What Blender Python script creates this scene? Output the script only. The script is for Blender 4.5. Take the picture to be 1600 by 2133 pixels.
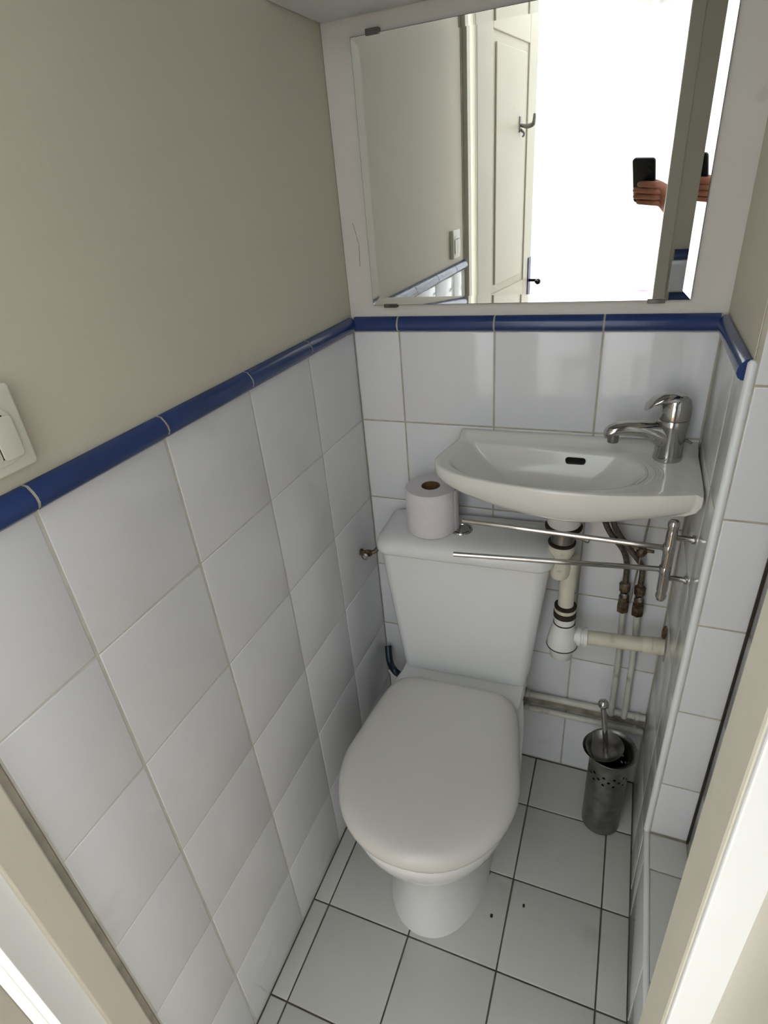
import bpy, bmesh, math, random
from mathutils import Vector, Matrix, noise
random.seed(7)
for o in list(bpy.data.objects): bpy.data.objects.remove(o)
S = bpy.context.scene; C = S.collection
PI = math.pi
# ------------------------------------------------------------------ camera
FPX = 1204.1
cam_d = bpy.data.cameras.new('camera'); cam = bpy.data.objects.new('camera', cam_d); C.objects.link(cam)
CAM = Vector((0.5472, -1.1493, 1.4613))
RT = Vector((0.92705836, 0.36563324, -0.08291637)); UP = Vector((-0.11131015, 0.47960876, 0.87039387)); FW = Vector((-0.35801235, 0.79767648, -0.485324))
M = Matrix((( RT.x, UP.x, -FW.x, CAM.x), (RT.y, UP.y, -FW.y, CAM.y), (RT.z, UP.z, -FW.z, CAM.z), (0, 0, 0, 1)))
cam.matrix_world = M
cam_d.sensor_fit = 'VERTICAL'; cam_d.sensor_height = 24.0; cam_d.lens = 24.0*FPX/2133.0
cam_d.clip_start = 0.003; cam_d.clip_end = 50
S.camera = cam
# ------------------------------------------------------------------ world, lights, exposure
W = bpy.data.worlds.new('sky'); S.world = W; W.use_nodes = True
W.node_tree.nodes['Background'].inputs[0].default_value = (0.80, 0.90, 1.0, 1); W.node_tree.nodes['Background'].inputs[1].default_value = 2.0
def area(name, loc, target, sx, sy, power, col):
    l = bpy.data.lights.new(name, 'AREA'); l.shape = 'RECTANGLE'; l.size = sx; l.size_y = sy; l.energy = power; l.color = col
    o = bpy.data.objects.new(name, l); C.objects.link(o); o.location = loc
    o.rotation_euler = (Vector(target)-Vector(loc)).to_track_quat('-Z', 'Y').to_euler(); return o
# landing daylight: left window; right one is added, brightening the far wall
area('daylight_left_window', (-1.14, -1.80, 1.50), (0.6, -2.7, 1.30), 1.0, 1.3, 125, (0.925, 0.97, 1.0))
area('added_fill_right', (2.14, -1.50, 1.55), (0.4, -2.7, 1.35), 0.6, 1.3, 6, (0.925, 0.97, 1.0))
S.view_settings.view_transform = 'Standard'; S.view_settings.look = 'None'; S.view_settings.gamma = 1; S.view_settings.use_curve_mapping = False
S.view_settings.exposure = 0.0
# ------------------------------------------------------------------ materials
MATS = {}
def mat(name, col, rough=0.5, metal=0.0, var=0.0, vscale=4.0, bump=0.0, bscale=20.0, col2=None, coat=0.0, stain=None, spec=0.5, detail=4.0):
    """procedural principled material: noise colour variation, fine relief, optional stains [(colour, scale, threshold, amount)]"""
    m = bpy.data.materials.new(name); m.use_nodes = True; nt = m.node_tree; N = nt.nodes; L = nt.links
    b = N['Principled BSDF']; b.inputs['Roughness'].default_value = rough; b.inputs['Metallic'].default_value = metal
    b.inputs['Coat Weight'].default_value = coat; b.inputs['Specular IOR Level'].default_value = spec
    b.inputs['Coat Roughness'].default_value = 0.05
    geo = N.new('ShaderNodeNewGeometry')
    n = N.new('ShaderNodeTexNoise'); n.inputs['Scale'].default_value = vscale; n.inputs['Detail'].default_value = detail
    L.new(geo.outputs['Position'], n.inputs['Vector'])
    mx = N.new('ShaderNodeMix'); mx.data_type = 'RGBA'
    mx.inputs[6].default_value = (*col, 1)
    c2 = col2 if col2 else tuple(max(0, c*(1-var)) for c in col)
    mx.inputs[7].default_value = (*c2, 1)
    rp = N.new('ShaderNodeMapRange'); rp.inputs[1].default_value = 0.38; rp.inputs[2].default_value = 0.66
    L.new(n.outputs['Fac'], rp.inputs[0]); L.new(rp.outputs[0], mx.inputs[0])
    out = mx.outputs[2]
    for (sc, s, th, am) in (stain or []):
        n2 = N.new('ShaderNodeTexNoise'); n2.inputs['Scale'].default_value = s; n2.inputs['Detail'].default_value = 6
        L.new(geo.outputs['Position'], n2.inputs['Vector'])
        r2 = N.new('ShaderNodeMapRange'); r2.inputs[1].default_value = th; r2.inputs[2].default_value = th+0.12; r2.inputs[4].default_value = am
        L.new(n2.outputs['Fac'], r2.inputs[0])
        m2 = N.new('ShaderNodeMix'); m2.data_type = 'RGBA'; L.new(r2.outputs[0], m2.inputs[0]); L.new(out, m2.inputs[6]); m2.inputs[7].default_value = (*sc, 1)
        out = m2.outputs[2]
    L.new(out, b.inputs['Base Color'])
    if bump:
        bn = N.new('ShaderNodeTexNoise'); bn.inputs['Scale'].default_value = bscale; bn.inputs['Detail'].default_value = 3
        L.new(geo.outputs['Position'], bn.inputs['Vector'])
        bp = N.new('ShaderNodeBump'); bp.inputs['Strength'].default_value = bump; bp.inputs['Distance'].default_value = 0.01
        L.new(bn.outputs['Fac'], bp.inputs['Height']); L.new(bp.outputs[0], b.inputs['Normal'])
    return m
def srgb(r, g, b):
    f = lambda c: ((c/255+0.055)/1.055)**2.4 if c > 10 else c/3294.6
    return (f(r), f(g), f(b))
M_ = dict(
    tile=mat('white_glazed_tile', srgb(230, 230, 231), 0.08, var=0.03, vscale=3, bump=0.018, bscale=7, stain=[(srgb(196, 192, 180), 7, 0.66, 0.35)]),
    tile_dirty=mat('scaled_wall_tile', srgb(222, 222, 220), 0.16, var=0.06, vscale=9, bump=0.05, bscale=9, stain=[(srgb(170, 160, 138), 14, 0.56, 0.55)]),
    floor_tile=mat('floor_tile_glaze', srgb(204, 203, 196), 0.26, var=0.05, vscale=5, bump=0.05, bscale=14, stain=[(srgb(168, 163, 150), 9, 0.62, 0.35)]),
    blue=mat('blue_glaze', srgb(42, 64, 118), 0.2, var=0.15, vscale=9, bump=0.05, bscale=20),
    grout=mat('wall_grout', srgb(192, 184, 166), 0.8, var=0.25, vscale=30),
    grout_dark=mat('dirty_joint', srgb(96, 88, 76), 0.85, var=0.5, vscale=25),
    paint_left=mat('beige_wall_paint', srgb(216, 209, 189), 0.62, var=0.04, vscale=2, bump=0.03, bscale=120),
    paint_back=mat('grey_beige_plaster', srgb(218, 213, 206), 0.6, var=0.05, vscale=5, bump=0.12, bscale=90, stain=[(srgb(150, 135, 122), 12, 0.69, 0.5)]),
    paint_cream=mat('cream_gloss_paint', srgb(214, 208, 190), 0.4, var=0.04, vscale=4, bump=0.06, bscale=50),
    paint_white=mat('white_gloss_paint', srgb(238, 239, 238), 0.3, var=0.03, vscale=6, bump=0.05, bscale=50),
    ceiling=mat('ceiling_paint', srgb(214, 219, 219), 0.7, var=0.04, vscale=3, bump=0.1, bscale=70),
    hall=mat('hall_wall_paint', srgb(238, 240, 242), 0.8, var=0.02, vscale=1, bump=0.08, bscale=60),
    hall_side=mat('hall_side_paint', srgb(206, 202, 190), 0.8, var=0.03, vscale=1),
    hall_floor=mat('hall_floor_wood', srgb(176, 140, 98), 0.4, var=0.3, vscale=3),
    china=mat('white_vitreous_china', srgb(230, 230, 228), 0.10, var=0.01, vscale=2, bump=0.02, bscale=7),
    china_warm=mat('basin_china', srgb(233, 231, 223), 0.10, var=0.02, vscale=3, bump=0.02, bscale=7),
    lid=mat('seat_thermoplast', srgb(214, 210, 204), 0.22, var=0.01, vscale=2),
    chrome=mat('chrome', (0.54, 0.53, 0.515), 0.10, 1.0, var=0.15, vscale=30),
    steel=mat('brushed_steel', (0.30, 0.29, 0.275), 0.34, 1.0, var=0.3, vscale=40, bump=0.04, bscale=200),
    darksteel=mat('tarnished_steel', (0.16, 0.15, 0.135), 0.45, 1.0, var=0.5, vscale=50),
    mirror=mat('mirror_silver', (0.93, 0.945, 0.93), 0.0, 1.0),
    black=mat('black', (0.008, 0.008, 0.008), 0.5, var=0.2, spec=0.2),
    rubber=mat('dark_grime_seal', srgb(48, 36, 26), 0.7, var=0.5, vscale=60),
    pvc=mat('white_pvc', srgb(234, 233, 228), 0.35, var=0.05, vscale=12, stain=[(srgb(160, 140, 104), 22, 0.66, 0.4)]),
    pvc_old=mat('yellowed_pvc', srgb(222, 216, 196), 0.4, var=0.10, vscale=20, stain=[(srgb(140, 108, 62), 25, 0.6, 0.6)]),
    pipe=mat('painted_pipe', srgb(216, 213, 202), 0.4, var=0.15, vscale=25, stain=[(srgb(96, 76, 48), 18, 0.62, 0.6)]),
    brass=mat('corroded_brass', srgb(72, 54, 36), 0.5, 0.6, var=0.5, vscale=70, col2=srgb(130, 116, 96)),
    hose=mat('braided_hose', srgb(112, 104, 94), 0.4, 0.6, var=0.5, vscale=160),
    paper=mat('tissue_paper', srgb(222, 216, 218), 0.9, var=0.03, vscale=60, bump=0.15, bscale=150),
    card=mat('brown_cardboard', srgb(122, 88, 58), 0.8, var=0.2, vscale=30),
    switch=mat('ivory_plastic', srgb(226, 224, 208), 0.35, var=0.02),
    skin=mat('skin', srgb(150, 96, 74), 0.55, var=0.15, vscale=30, bump=0.1, bscale=120),
    sleeve=mat('dark_blue_cloth', srgb(44, 52, 84), 0.9, var=0.2, vscale=60),
    cloth=mat('pink_cloth', srgb(216, 120, 140), 0.9, var=0.3, vscale=30, col2=srgb(236, 220, 222)),
    plate=mat('navy_door_plate', srgb(40, 50, 104), 0.3, var=0.2, vscale=20),
    limescale=mat('limescale_band', srgb(172, 166, 150), 0.6, var=0.5, vscale=30, col2=srgb(128, 117, 98)),
    grout_pale=mat('pale_grout', srgb(214, 210, 200), 0.7, var=0.12, vscale=30),
    stain=mat('rust_stain', srgb(66, 44, 28), 0.8, var=0.6, vscale=70, col2=srgb(140, 118, 88)),
    lampshade=mat('paper_lampshade', srgb(244, 244, 244), 0.8, var=0.03),
    blueplastic=mat('dark_blue_plastic', srgb(32, 52, 70), 0.35, var=0.5, vscale=40),
)
# ------------------------------------------------------------------ helpers
def fin(bm, name, m, parent=None, smooth=False, angle=40):
    bmesh.ops.recalc_face_normals(bm, faces=bm.faces[:])
    me = bpy.data.meshes.new(name); bm.to_mesh(me); bm.free(); me.materials.append(m)
    if smooth:
        me.polygons.foreach_set('use_smooth', [True]*len(me.polygons)); me.set_sharp_from_angle(angle=math.radians(angle))
    o = bpy.data.objects.new(name, me); C.objects.link(o)
    if parent: o.parent = parent; o.matrix_parent_inverse = parent.matrix_basis.inverted()
    return o
def emp(name, loc, label, cat, group=None):
    o = bpy.data.objects.new(name, None); o.empty_display_size = 0.02; C.objects.link(o); o.location = loc
    o['label'] = label; o['category'] = cat
    if group: o['group'] = group
    bpy.context.view_layer.update(); return o
def tag(o, label, cat, group=None):
    o['label'] = label; o['category'] = cat
    if group: o['group'] = group
    return o
def struct(o): o['kind'] = 'structure'; return o
def box(bm, x0, x1, y0, y1, z0, z1, bev=0.0, seg=2, mtx=None):
    r = bmesh.ops.create_cube(bm, size=1)['verts']
    for v in r:
        v.co = Vector(((x0+x1)/2+v.co.x*(x1-x0), (y0+y1)/2+v.co.y*(y1-y0), (z0+z1)/2+v.co.z*(z1-z0)))
    if bev:
        ed = list({e for v in r for e in v.link_edges})
        q = bmesh.ops.bevel(bm, geom=ed, offset=bev, segments=seg, profile=0.5, affect='EDGES')
        r = list({v for f in q['faces'] for v in f.verts}|{v for v in r if v.is_valid})
    if mtx:
        for v in r: v.co = mtx @ v.co
    return r
def bxo(name, m, dims, parent=None, bev=0.0, seg=2, smooth=False, mtx=None):
    bm = bmesh.new(); box(bm, *dims, bev=bev, seg=seg, mtx=mtx); return fin(bm, name, m, parent, smooth)
def frame_of(d):
    d = d.normalized(); a = Vector((0, 0, 1)) if abs(d.z) < 0.9 else Vector((1, 0, 0))
    u = d.cross(a).normalized(); return u, d.cross(u).normalized()
def rings(bm, rs, close0=True, close1=True, wrap=False):
    L = [[bm.verts.new(p) for p in r] for r in rs]; n = len(L[0])
    for i in range(len(L)-1):
        for k in range(n):
            bm.faces.new((L[i][k], L[i][(k+1) % n], L[i+1][(k+1) % n], L[i+1][k]))
    if close0: bm.faces.new(L[0][::-1])
    if close1: bm.faces.new(L[-1])
    return L
def tube(bm, pts, rad, n=14, smoothn=0):
    """sweep a circle along pts; rad a number or one per point"""
    P = [Vector(p) for p in pts]
    rr = list(rad) if hasattr(rad, '__len__') else [rad]*len(P)
    if smoothn:
        Q = []; R2 = []
        for i in range(len(P)-1):
            p0 = P[max(i-1, 0)]; p1 = P[i]; p2 = P[i+1]; p3 = P[min(i+2, len(P)-1)]
            for k in range(smoothn):
                t = k/smoothn
                Q.append(0.5*((2*p1)+(p2-p0)*t+(2*p0-5*p1+4*p2-p3)*t*t+(3*p1-p0-3*p2+p3)*t**3)); R2.append(rr[i]*(1-t)+rr[i+1]*t)
        Q.append(P[-1]); R2.append(rr[-1]); P = Q; rr = R2
    u = None; rs = []
    for i, p in enumerate(P):
        d = (P[min(i+1, len(P)-1)]-P[max(i-1, 0)])
        if d.length < 1e-9: d = Vector((0, 0, 1))
        d.normalize()
        if u is None: u, w = frame_of(d)
        else:
            u = (u-d*u.dot(d)).normalized(); w = d.cross(u)
        rs.append([p+(u*math.cos(2*PI*k/n)+w*math.sin(2*PI*k/n))*rr[i] for k in range(n)])
    rings(bm, rs)
def lathe(bm, prof, base, axis=(0, 0, 1), n=28, cap=True):
    """prof = [(radius, height)]; spun round axis from base"""
    base = Vector(base); a = Vector(axis).normalized(); u, w = frame_of(a)
    rings(bm, [[base+a*h+(u*math.cos(2*PI*k/n)+w*math.sin(2*PI*k/n))*max(r, 1e-4) for k in range(n)] for r, h in prof], cap, cap)
def tubeo(name, m, pts, rad, parent=None, n=14, smoothn=0):
    bm = bmesh.new(); tube(bm, pts, rad, n, smoothn); return fin(bm, name, m, parent, True, 50)
def latheo(name, m, prof, base, axis=(0, 0, 1), parent=None, n=28, angle=40, cap=True):
    bm = bmesh.new(); lathe(bm, prof, base, axis, n, cap); return fin(bm, name, m, parent, True, angle)
def ball(name, m, c, r, parent=None, sc=(1, 1, 1), seg=20):
    bm = bmesh.new(); bmesh.ops.create_uvsphere(bm, u_segments=seg, v_segments=seg//2, radius=r)
    for v in bm.verts: v.co = Vector((v.co.x*sc[0], v.co.y*sc[1], v.co.z*sc[2]))+Vector(c)
    return fin(bm, name, m, parent, True, 80)
# tiles: cheap pieces that share mesh data by size (local frame: face plane = XY, out = +Z)
TM = {}
def tile_mesh(w, h, m, t=0.006, b=0.0014):
    key = (round(w, 4), round(h, 4), m.name, t)
    if key in TM: return TM[key]
    bm = bmesh.new(); x, y = w/2, h/2
    rs = [[(-x, -y, -t), (x, -y, -t), (x, y, -t), (-x, y, -t)], [(-x, -y, -b), (x, -y, -b), (x, y, -b), (-x, y, -b)],
          [(-x+b*.4, -y+b*.4, -b*.35), (x-b*.4, -y+b*.4, -b*.35), (x-b*.4, y-b*.4, -b*.35), (-x+b*.4, y-b*.4, -b*.35)],
          [(-x+b*1.6, -y+b*1.6, 0), (x-b*1.6, -y+b*1.6, 0), (x-b*1.6, y-b*1.6, 0), (-x+b*1.6, y-b*1.6, 0)]]
    rings(bm, rs, False, True); bmesh.ops.recalc_face_normals(bm, faces=bm.faces[:])
    me = bpy.data.meshes.new('tile'); bm.to_mesh(me); bm.free(); me.materials.append(m)
    me.polygons.foreach_set('use_smooth', [True]*len(me.polygons)); me.set_sharp_from_angle(angle=math.radians(50))
    TM[key] = me; return me
def tiling(parent, org, U, V, Nn, us, vs, m, gap=0.003, name='tile', wob=0.0018, gapv=None):
    """tiles between successive joint positions us, vs on the plane org + u U + v V with outward normal Nn"""
    org, U, V, Nn = Vector(org), Vector(U), Vector(V), Vector(Nn)
    for i in range(len(us)-1):
        for j in range(len(vs)-1):
            w, h = us[i+1]-us[i]-gap, vs[j+1]-vs[j]-(gap if gapv is None else gapv)
            if w < 0.004 or h < 0.004: continue
            o = bpy.data.objects.new(name, tile_mesh(w, h, m)); C.objects.link(o)
            c = org+U*(us[i]+us[i+1])/2+V*(vs[j]+vs[j+1])/2-Nn*random.uniform(0, 0.0004)
            R3 = Matrix((U, V, Nn)).transposed()
            R3 = R3 @ Matrix.Rotation(random.uniform(-wob, wob), 3, 'X') @ Matrix.Rotation(random.uniform(-wob, wob), 3, 'Y')
            o.matrix_world = Matrix.Translation(c) @ R3.to_4x4()
            o.parent = parent
# ------------------------------------------------------------------ room dimensions (metres)
WD = 0.695; H = 1.203; HT = 1.232; RV = -0.296; FY = -0.944; XR = 0.778; LZ = 0.237; CH = 2.5
# ------------------------------------------------------------------ room shell
wl = struct(bxo('wall_left', M_['paint_left'], (-0.12, -0.005, FY, 0.12, 0, CH)))
wb = struct(bxo('wall_back', M_['paint_back'], (-0.004, 0.9, 0.005, 0.12, 0, CH)))
wr = struct(bxo('wall_right', M_['paint_left'], (WD+0.005, 0.9, RV+0.006, 0.004, 0, CH)))
wa = struct(bxo('wall_alcove', M_['paint_left'], (XR+0.006, 0.9, FY, RV+0.005, 0, CH)))
fl = struct(bxo('floor', M_['grout_dark'], (-0.12, 0.9, -1.0302, 0.12, -0.12, -0.002)))
cl = struct(bxo('ceiling', M_['ceiling'], (-0.12, 0.9, FY, 0.12, CH, CH+0.1)))
lg = struct(bxo('trim_1', M_['grout'], (WD+0.002, XR+0.005, FY, RV+0.006, 0, LZ-0.003)))   # raised tiled ledge
# front wall: a nib right of the doorway, the header over it
wf = struct(bxo('wall_front', M_['paint_left'], (0.638, 0.9, -1.03, FY-0.004, 0, CH)))
wh = struct(bxo('wall_header', M_['paint_left'], (-0.12, 0.638, -1.03, FY-0.004, 2.06, CH)))
# left joint columns and rows
rows = [0.003, 0.203, 0.403, 0.603, 0.803, 1.003, H]
lu = [0.0, 0.204, 0.404, 0.604, 0.804, 0.9435]
def grout(parent, dims, m=None): return bxo('grout_bed', m or M_['grout'], dims, parent)
grout(wl, (-0.006, -0.0010, FY, 0.0, 0, H), M_['grout_pale']); tiling(wl, (0, 0, 0), (0, -1, 0), (0, 0, 1), (1, 0, 0), lu, rows, M_['tile'], gap=0.0035, gapv=0.0018, wob=0.0005)
grout(wb, (0.0, WD, 0.0012, 0.0055, 0, H)); tiling(wb, (0, 0, 0), (1, 0, 0), (0, 0, 1), (0, -1, 0), [0.0, 0.104, 0.304, 0.504, WD], rows, M_['tile'], wob=0.0006)
grout(wr, (WD+0.0014, WD+0.006, RV, 0.0, 0, H)); tiling(wr, (WD, 0, 0), (0, -1, 0), (0, 0, 1), (-1, 0, 0), [0.002, 0.200, -RV-0.002], rows, M_['tile_dirty'])
# tiled face of the pier, from the ledge to above the frame
rp = [LZ+0.001, 0.395, 0.597, 0.797, 0.998, 1.199, 1.399, 1.599, 1.799, 1.999, 2.199, 2.399]
grout(wr, (WD+0.006, XR, RV+0.0014, RV+0.0065, LZ, CH)); tiling(wr, (0, RV, 0), (1, 0, 0), (0, 0, 1), (0, -1, 0), [WD+0.010, XR-0.001], rp, M_['tile'])
tiling(wa, (XR, 0, 0), (0, -1, 0), (0, 0, 1), (-1, 0, 0), [-RV, -RV+0.2, -RV+0.4, -RV+0.6, -FY], rp, M_['tile'])
grout(wa, (XR+0.0014, XR+0.0062, FY, RV, LZ, CH), M_['grout_dark'])
bxo('sealant', M_['rubber'], (XR-0.004, XR, RV-0.004, RV+0.002, LZ, CH), wa)
# ledge: side and top tiles
tiling(lg, (WD, 0, 0), (0, -1, 0), (0, 0, 1), (-1, 0, 0), [-RV, 0.353, 0.551, 0.75, -FY], [0.002, LZ-0.008], M_['tile'])
tiling(lg, (0, 0, LZ), (1, 0, 0), (0, 1, 0), (0, 0, 1), [WD+0.009, XR-0.001], [FY, -0.776, -0.576, -0.376, RV-0.001], M_['floor_tile'])
tubeo('edge_trim', M_['paint_white'], [(WD+0.005, RV+0.001, LZ-0.004), (WD+0.005, FY, LZ-0.004)], 0.0055, lg)
# rounded white corner strip up the pier edge
bm = bmesh.new(); tube(bm, [(WD+0.0045, RV+0.0040, LZ), (WD+0.0045, RV+0.0040, HT-0.004), (WD+0.0045, RV+0.0040, HT)], [0.0062, 0.0062, 0.003], 16); fin(bm, 'corner_trim', M_['paint_white'], wr, True)
# blue bullnose capping: quarter-round profile swept along each wall
def bead(parent, a, b, out):
    a, b, out = Vector(a), Vector(b), Vector(out); h = HT-H
    prof = [(-0.004, 0), (0.004, 0.0005), (0.0085, 0.004), (0.0110, 0.010), (0.0105, 0.016), (0.0075, 0.022), (0.0025, h-0.001), (-0.004, h)]
    bm = bmesh.new(); rings(bm, [[p+out*x+Vector((0, 0, z)) for x, z in prof] for p in (a, b)]); return fin(bm, 'capping_tile', M_['blue'], parent, True, 50)
def beads(parent, P, D, out, js, g=0.0034):
    P, D, out = Vector(P), Vector(D), Vector(out)
    for a, b in zip(js[:-1], js[1:]): bead(parent, P+D*(a+g/2), P+D*(b-g/2), out)
    h = HT-H; prof = [(-0.004, 0.0004), (0.0036, 0.0009), (0.0081, 0.0044), (0.0105, 0.010), (0.0100, 0.0158), (0.0071, 0.0215), (0.0021, h-0.0014), (-0.004, h-0.0004)]
    bm = bmesh.new(); rings(bm, [[p+out*x+Vector((0, 0, z)) for x, z in prof] for p in (P+D*js[0], P+D*js[-1])]); fin(bm, 'capping_grout', M_['grout'], parent, True, 50)
beads(wl, (0, 0, H), (0, -1, 0), (1, 0, 0), [0.004, 0.204, 0.404, 0.604, 0.804, 0.9435])
beads(wb, (0, 0, H), (1, 0, 0), (0, -1, 0), [0.004, 0.104, 0.304, 0.504, WD-0.004])
bead(wr, (WD, -0.008, H), (WD, RV+0.010, H), (-1, 0, 0))
# nib tiles and capping on the front wall
grout(wf, (0.638, XR, FY-0.006, FY-0.0014, 0, H)); tiling(wf, (0, FY, 0), (-1, 0, 0), (0, 0, 1), (0, 1, 0), [-XR, -0.643], rows, M_['tile'])
beads(wf, (0, FY, H), (1, 0, 0), (0, 1, 0), [0.647, XR])
# floor tiles
fx = [0.0, 0.040, 0.2385, 0.437, 0.6355, WD]; fy = [-1.03, -0.948, -0.750, -0.551, -0.353, -0.154, 0.0]
tiling(fl, (0, 0, 0), (1, 0, 0), (0, 1, 0), (0, 0, 1), fx, fy, M_['floor_tile'], gap=0.0032)
# bulkhead over the mirror
bh = struct(bxo('trim_2', M_['ceiling'], (-0.004, WD+0.004, -0.172, 0.0045, 1.718, CH), bev=0.004))
# doorway frame: left jamb, right jamb, head
dj = struct(bxo('trim_3', M_['paint_cream'], (-0.12, 0.012, -0.996, -0.957, 0, 2.06), bev=0.002))
bxo('joint_putty', M_['grout'], (-0.02, -0.003, -0.958, -0.9445, 0, 2.06), dj)
bxo('rebate', M_['paint_white'], (-0.12, 0.003, -1.0305, -0.995, 0, 2.06), dj)
bxo('casing', M_['paint_white'], (-0.20, 0.0025, -1.0312, -1.029, 0, 2.12), dj, bev=0.002)
bxo('casing_bead', M_['paint_white'], (-0.045, -0.035, -1.036, -1.030, 0, 2.12), dj, bev=0.002)
dk = struct(bxo('trim_4', M_['paint_cream'], (0.604, 0.6385, -0.982, -0.9435, 0, 2.06), bev=0.002))
bxo('lit_stop_face', M_['paint_white'], (0.605, 0.6385, -0.985, -0.981, 0, 2.06), dk, bev=0.001)  # white colour carries the hall daylight on the stop's outward side
bxo('rebate', M_['paint_cream'], (0.622, 0.6385, -1.029, -0.984, 0, 2.06), dk)
bxo('casing', M_['paint_white'], (0.622, 0.715, -1.042, -1.029, 0, 2.12), dk, bev=0.002)
dh = struct(bxo('trim_5', M_['paint_cream'], (0.020, 0.604, -0.998, -0.944, 2.03, 2.06), bev=0.002))
# ------------------------------------------------------------------ hall beyond the doorway (seen in the mirror)
def wall_open(name, m, x0, x1, yc0, yc1, zc0, zc1, y0, y1, z1):
    bm = bmesh.new()
    box(bm, x0, x1, y0, yc0, 0, z1); box(bm, x0, x1, yc1, y1, 0, z1); box(bm, x0, x1, yc0, yc1, 0, zc0); box(bm, x0, x1, yc0, yc1, zc1, z1)
    return struct(fin(bm, name, m))
HY0, HY1 = -2.7, -1.03
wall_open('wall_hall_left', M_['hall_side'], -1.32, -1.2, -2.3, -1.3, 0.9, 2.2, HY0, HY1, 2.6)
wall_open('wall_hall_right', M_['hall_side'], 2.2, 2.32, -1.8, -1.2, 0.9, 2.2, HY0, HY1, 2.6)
struct(bxo('wall_hall_far', M_['hall'], (-1.32, 2.32, HY0-0.12, HY0, 0, 2.6)))
bm = bmesh.new(); box(bm, -1.32, -0.12, HY1, HY1+0.09, 0, 2.6); box(bm, 0.9, 2.32, HY1, HY1+0.09, 0, 2.6); box(bm, -0.12, 0.9, HY1, HY1+0.09, CH+0.101, 2.6); struct(fin(bm, 'wall_hall_near', M_['hall']))
struct(bxo('floor_hall', M_['hall_floor'], (-1.32, 2.32, HY0, -1.0302, -0.12, 0.0)))
struct(bxo('ceiling_hall', M_['hall'], (-1.32, 2.32, HY0, HY1+0.09, 2.6, 2.7)))
for k, (xa, y0, y1) in enumerate(((-1.26, -2.3, -1.3), (2.26, -1.8, -1.2))):  # second window is unseen, added to go with the right fill lamp
    w = struct(bxo('window_%d' % (k+1), M_['paint_white'], (xa-0.03, xa+0.03, y0, y1, 0.9, 0.95)))
    for nm, d in (('frame_head', (y0, y1, 2.15, 2.2)), ('frame_stile', (y0, y0+0.05, 0.95, 2.15)), ('frame_stile', (y1-0.05, y1, 0.95, 2.15)), ('frame_mullion', ((y0+y1)/2-0.03, (y0+y1)/2+0.03, 0.95, 2.15))):
        bxo(nm, M_['paint_white'], (xa-0.03, xa+0.03)+d, w)
# ------------------------------------------------------------------ mirror with a bevelled edge
mz0, mz1, mx0, mx1 = 1.256, 1.690, 0.0535, 0.638
mr = emp('wall_mirror', (0.345, 0.004, mz0), 'large rectangular looking glass on the wall above the basin', 'mirror')
bw = 0.014; dy = 0.0009
bm = bmesh.new()
def rect(i, y): return [(mx0+i, y, mz0+i), (mx1-i, y, mz0+i), (mx1-i, y, mz1-i), (mx0+i, y, mz1-i)]
rings(bm, [rect(0, -0.0025-dy), rect(bw, -0.0025)], False, True); fin(bm, 'glass', M_['mirror'], mr)
bm = bmesh.new(); rings(bm, [rect(0, 0.0045), rect(-0.0006, -0.003), rect(0.0, -0.0025-dy)], True, False); fin(bm, 'edge', M_['darksteel'], mr)
for cx, cz in ((0.092, mz0), (0.585, mz0), (0.095, mz1), (0.56, mz1)):
    s = 1 if cz == mz0 else -1
    bxo('clip', M_['darksteel'], (cx-0.014, cx+0.014, -0.0075, 0.004, cz-0.005, cz+0.002) if s > 0 else (cx-0.012, cx+0.012, -0.0075, 0.004, cz-0.002, cz+0.007), mr, bev=0.001)
# ------------------------------------------------------------------ toilet
YAW = math.radians(2.2)
tl = emp('toilet', (0.262, -0.30, 0), 'white close-coupled toilet with its lid closed between the tiled walls', 'toilet')
def rrect(cx, cy, hx, hy, r, z, n=6, rb=None):
    """rounded rectangle ring; rb = radius of the two back (+y) corners"""
    out = []
    for sx, sy, a0 in ((1, 1, 0), (-1, 1, 90), (-1, -1, 180), (1, -1, 270)):
        q = (rb if (rb is not None and sy > 0) else r)
        for k in range(n+1):
            a = math.radians(a0+90*k/n); out.append(Vector((cx+sx*(hx-q)+q*math.cos(a), cy+sy*(hy-q)+q*math.sin(a), z)))
    return out
RC = Matrix.Translation((0.262, -0.08, 0)) @ Matrix.Rotation(YAW, 4, 'Z') @ Matrix.Translation((-0.262, 0.08, 0))
def cring(hx, yf, z, r=0.03, yb=-0.012, bow=0.0):
    R0 = rrect(0.262, (yf+yb)/2, hx, (yb-yf)/2, r, z, 8, 0.012)
    for p in R0:
        if p.y < (yf+yb)/2: p.y -= bow*(1-((p.x-0.262)/hx)**2)
    return [RC @ p for p in R0]
bm = bmesh.new()
rings(bm, [cring(0.1475, -0.134, 0.406, 0.016), cring(0.1515, -0.142, 0.410, 0.020, bow=0.004), cring(0.155, -0.147, 0.45, 0.022, bow=0.008), cring(0.167, -0.150, 0.56, 0.026, bow=0.012), cring(0.180, -0.152, 0.68, 0.028, bow=0.012), cring(0.187, -0.152, 0.7515, 0.030, bow=0.012)])
fin(bm, 'cistern', M_['china'], tl, True, 50)
bm = bmesh.new()
rings(bm, [cring(0.184, -0.150, 0.7525, 0.032, bow=0.012), cring(0.192, -0.158, 0.7540, 0.030, bow=0.012), cring(0.1945, -0.161, 0.759, 0.032, bow=0.012), cring(0.194, -0.160, 0.772, 0.033, bow=0.012), cring(0.190, -0.155, 0.783, 0.034, bow=0.012),
           cring(0.179, -0.146, 0.789, 0.034, bow=0.011), cring(0.165, -0.132, 0.7925, 0.03, yb=-0.02, bow=0.01), cring(0.12, -0.11, 0.7935, 0.03, yb=-0.04, bow=0.01)])
cd = fin(bm, 'cistern_lid', M_['china'], tl, True, 60)
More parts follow.
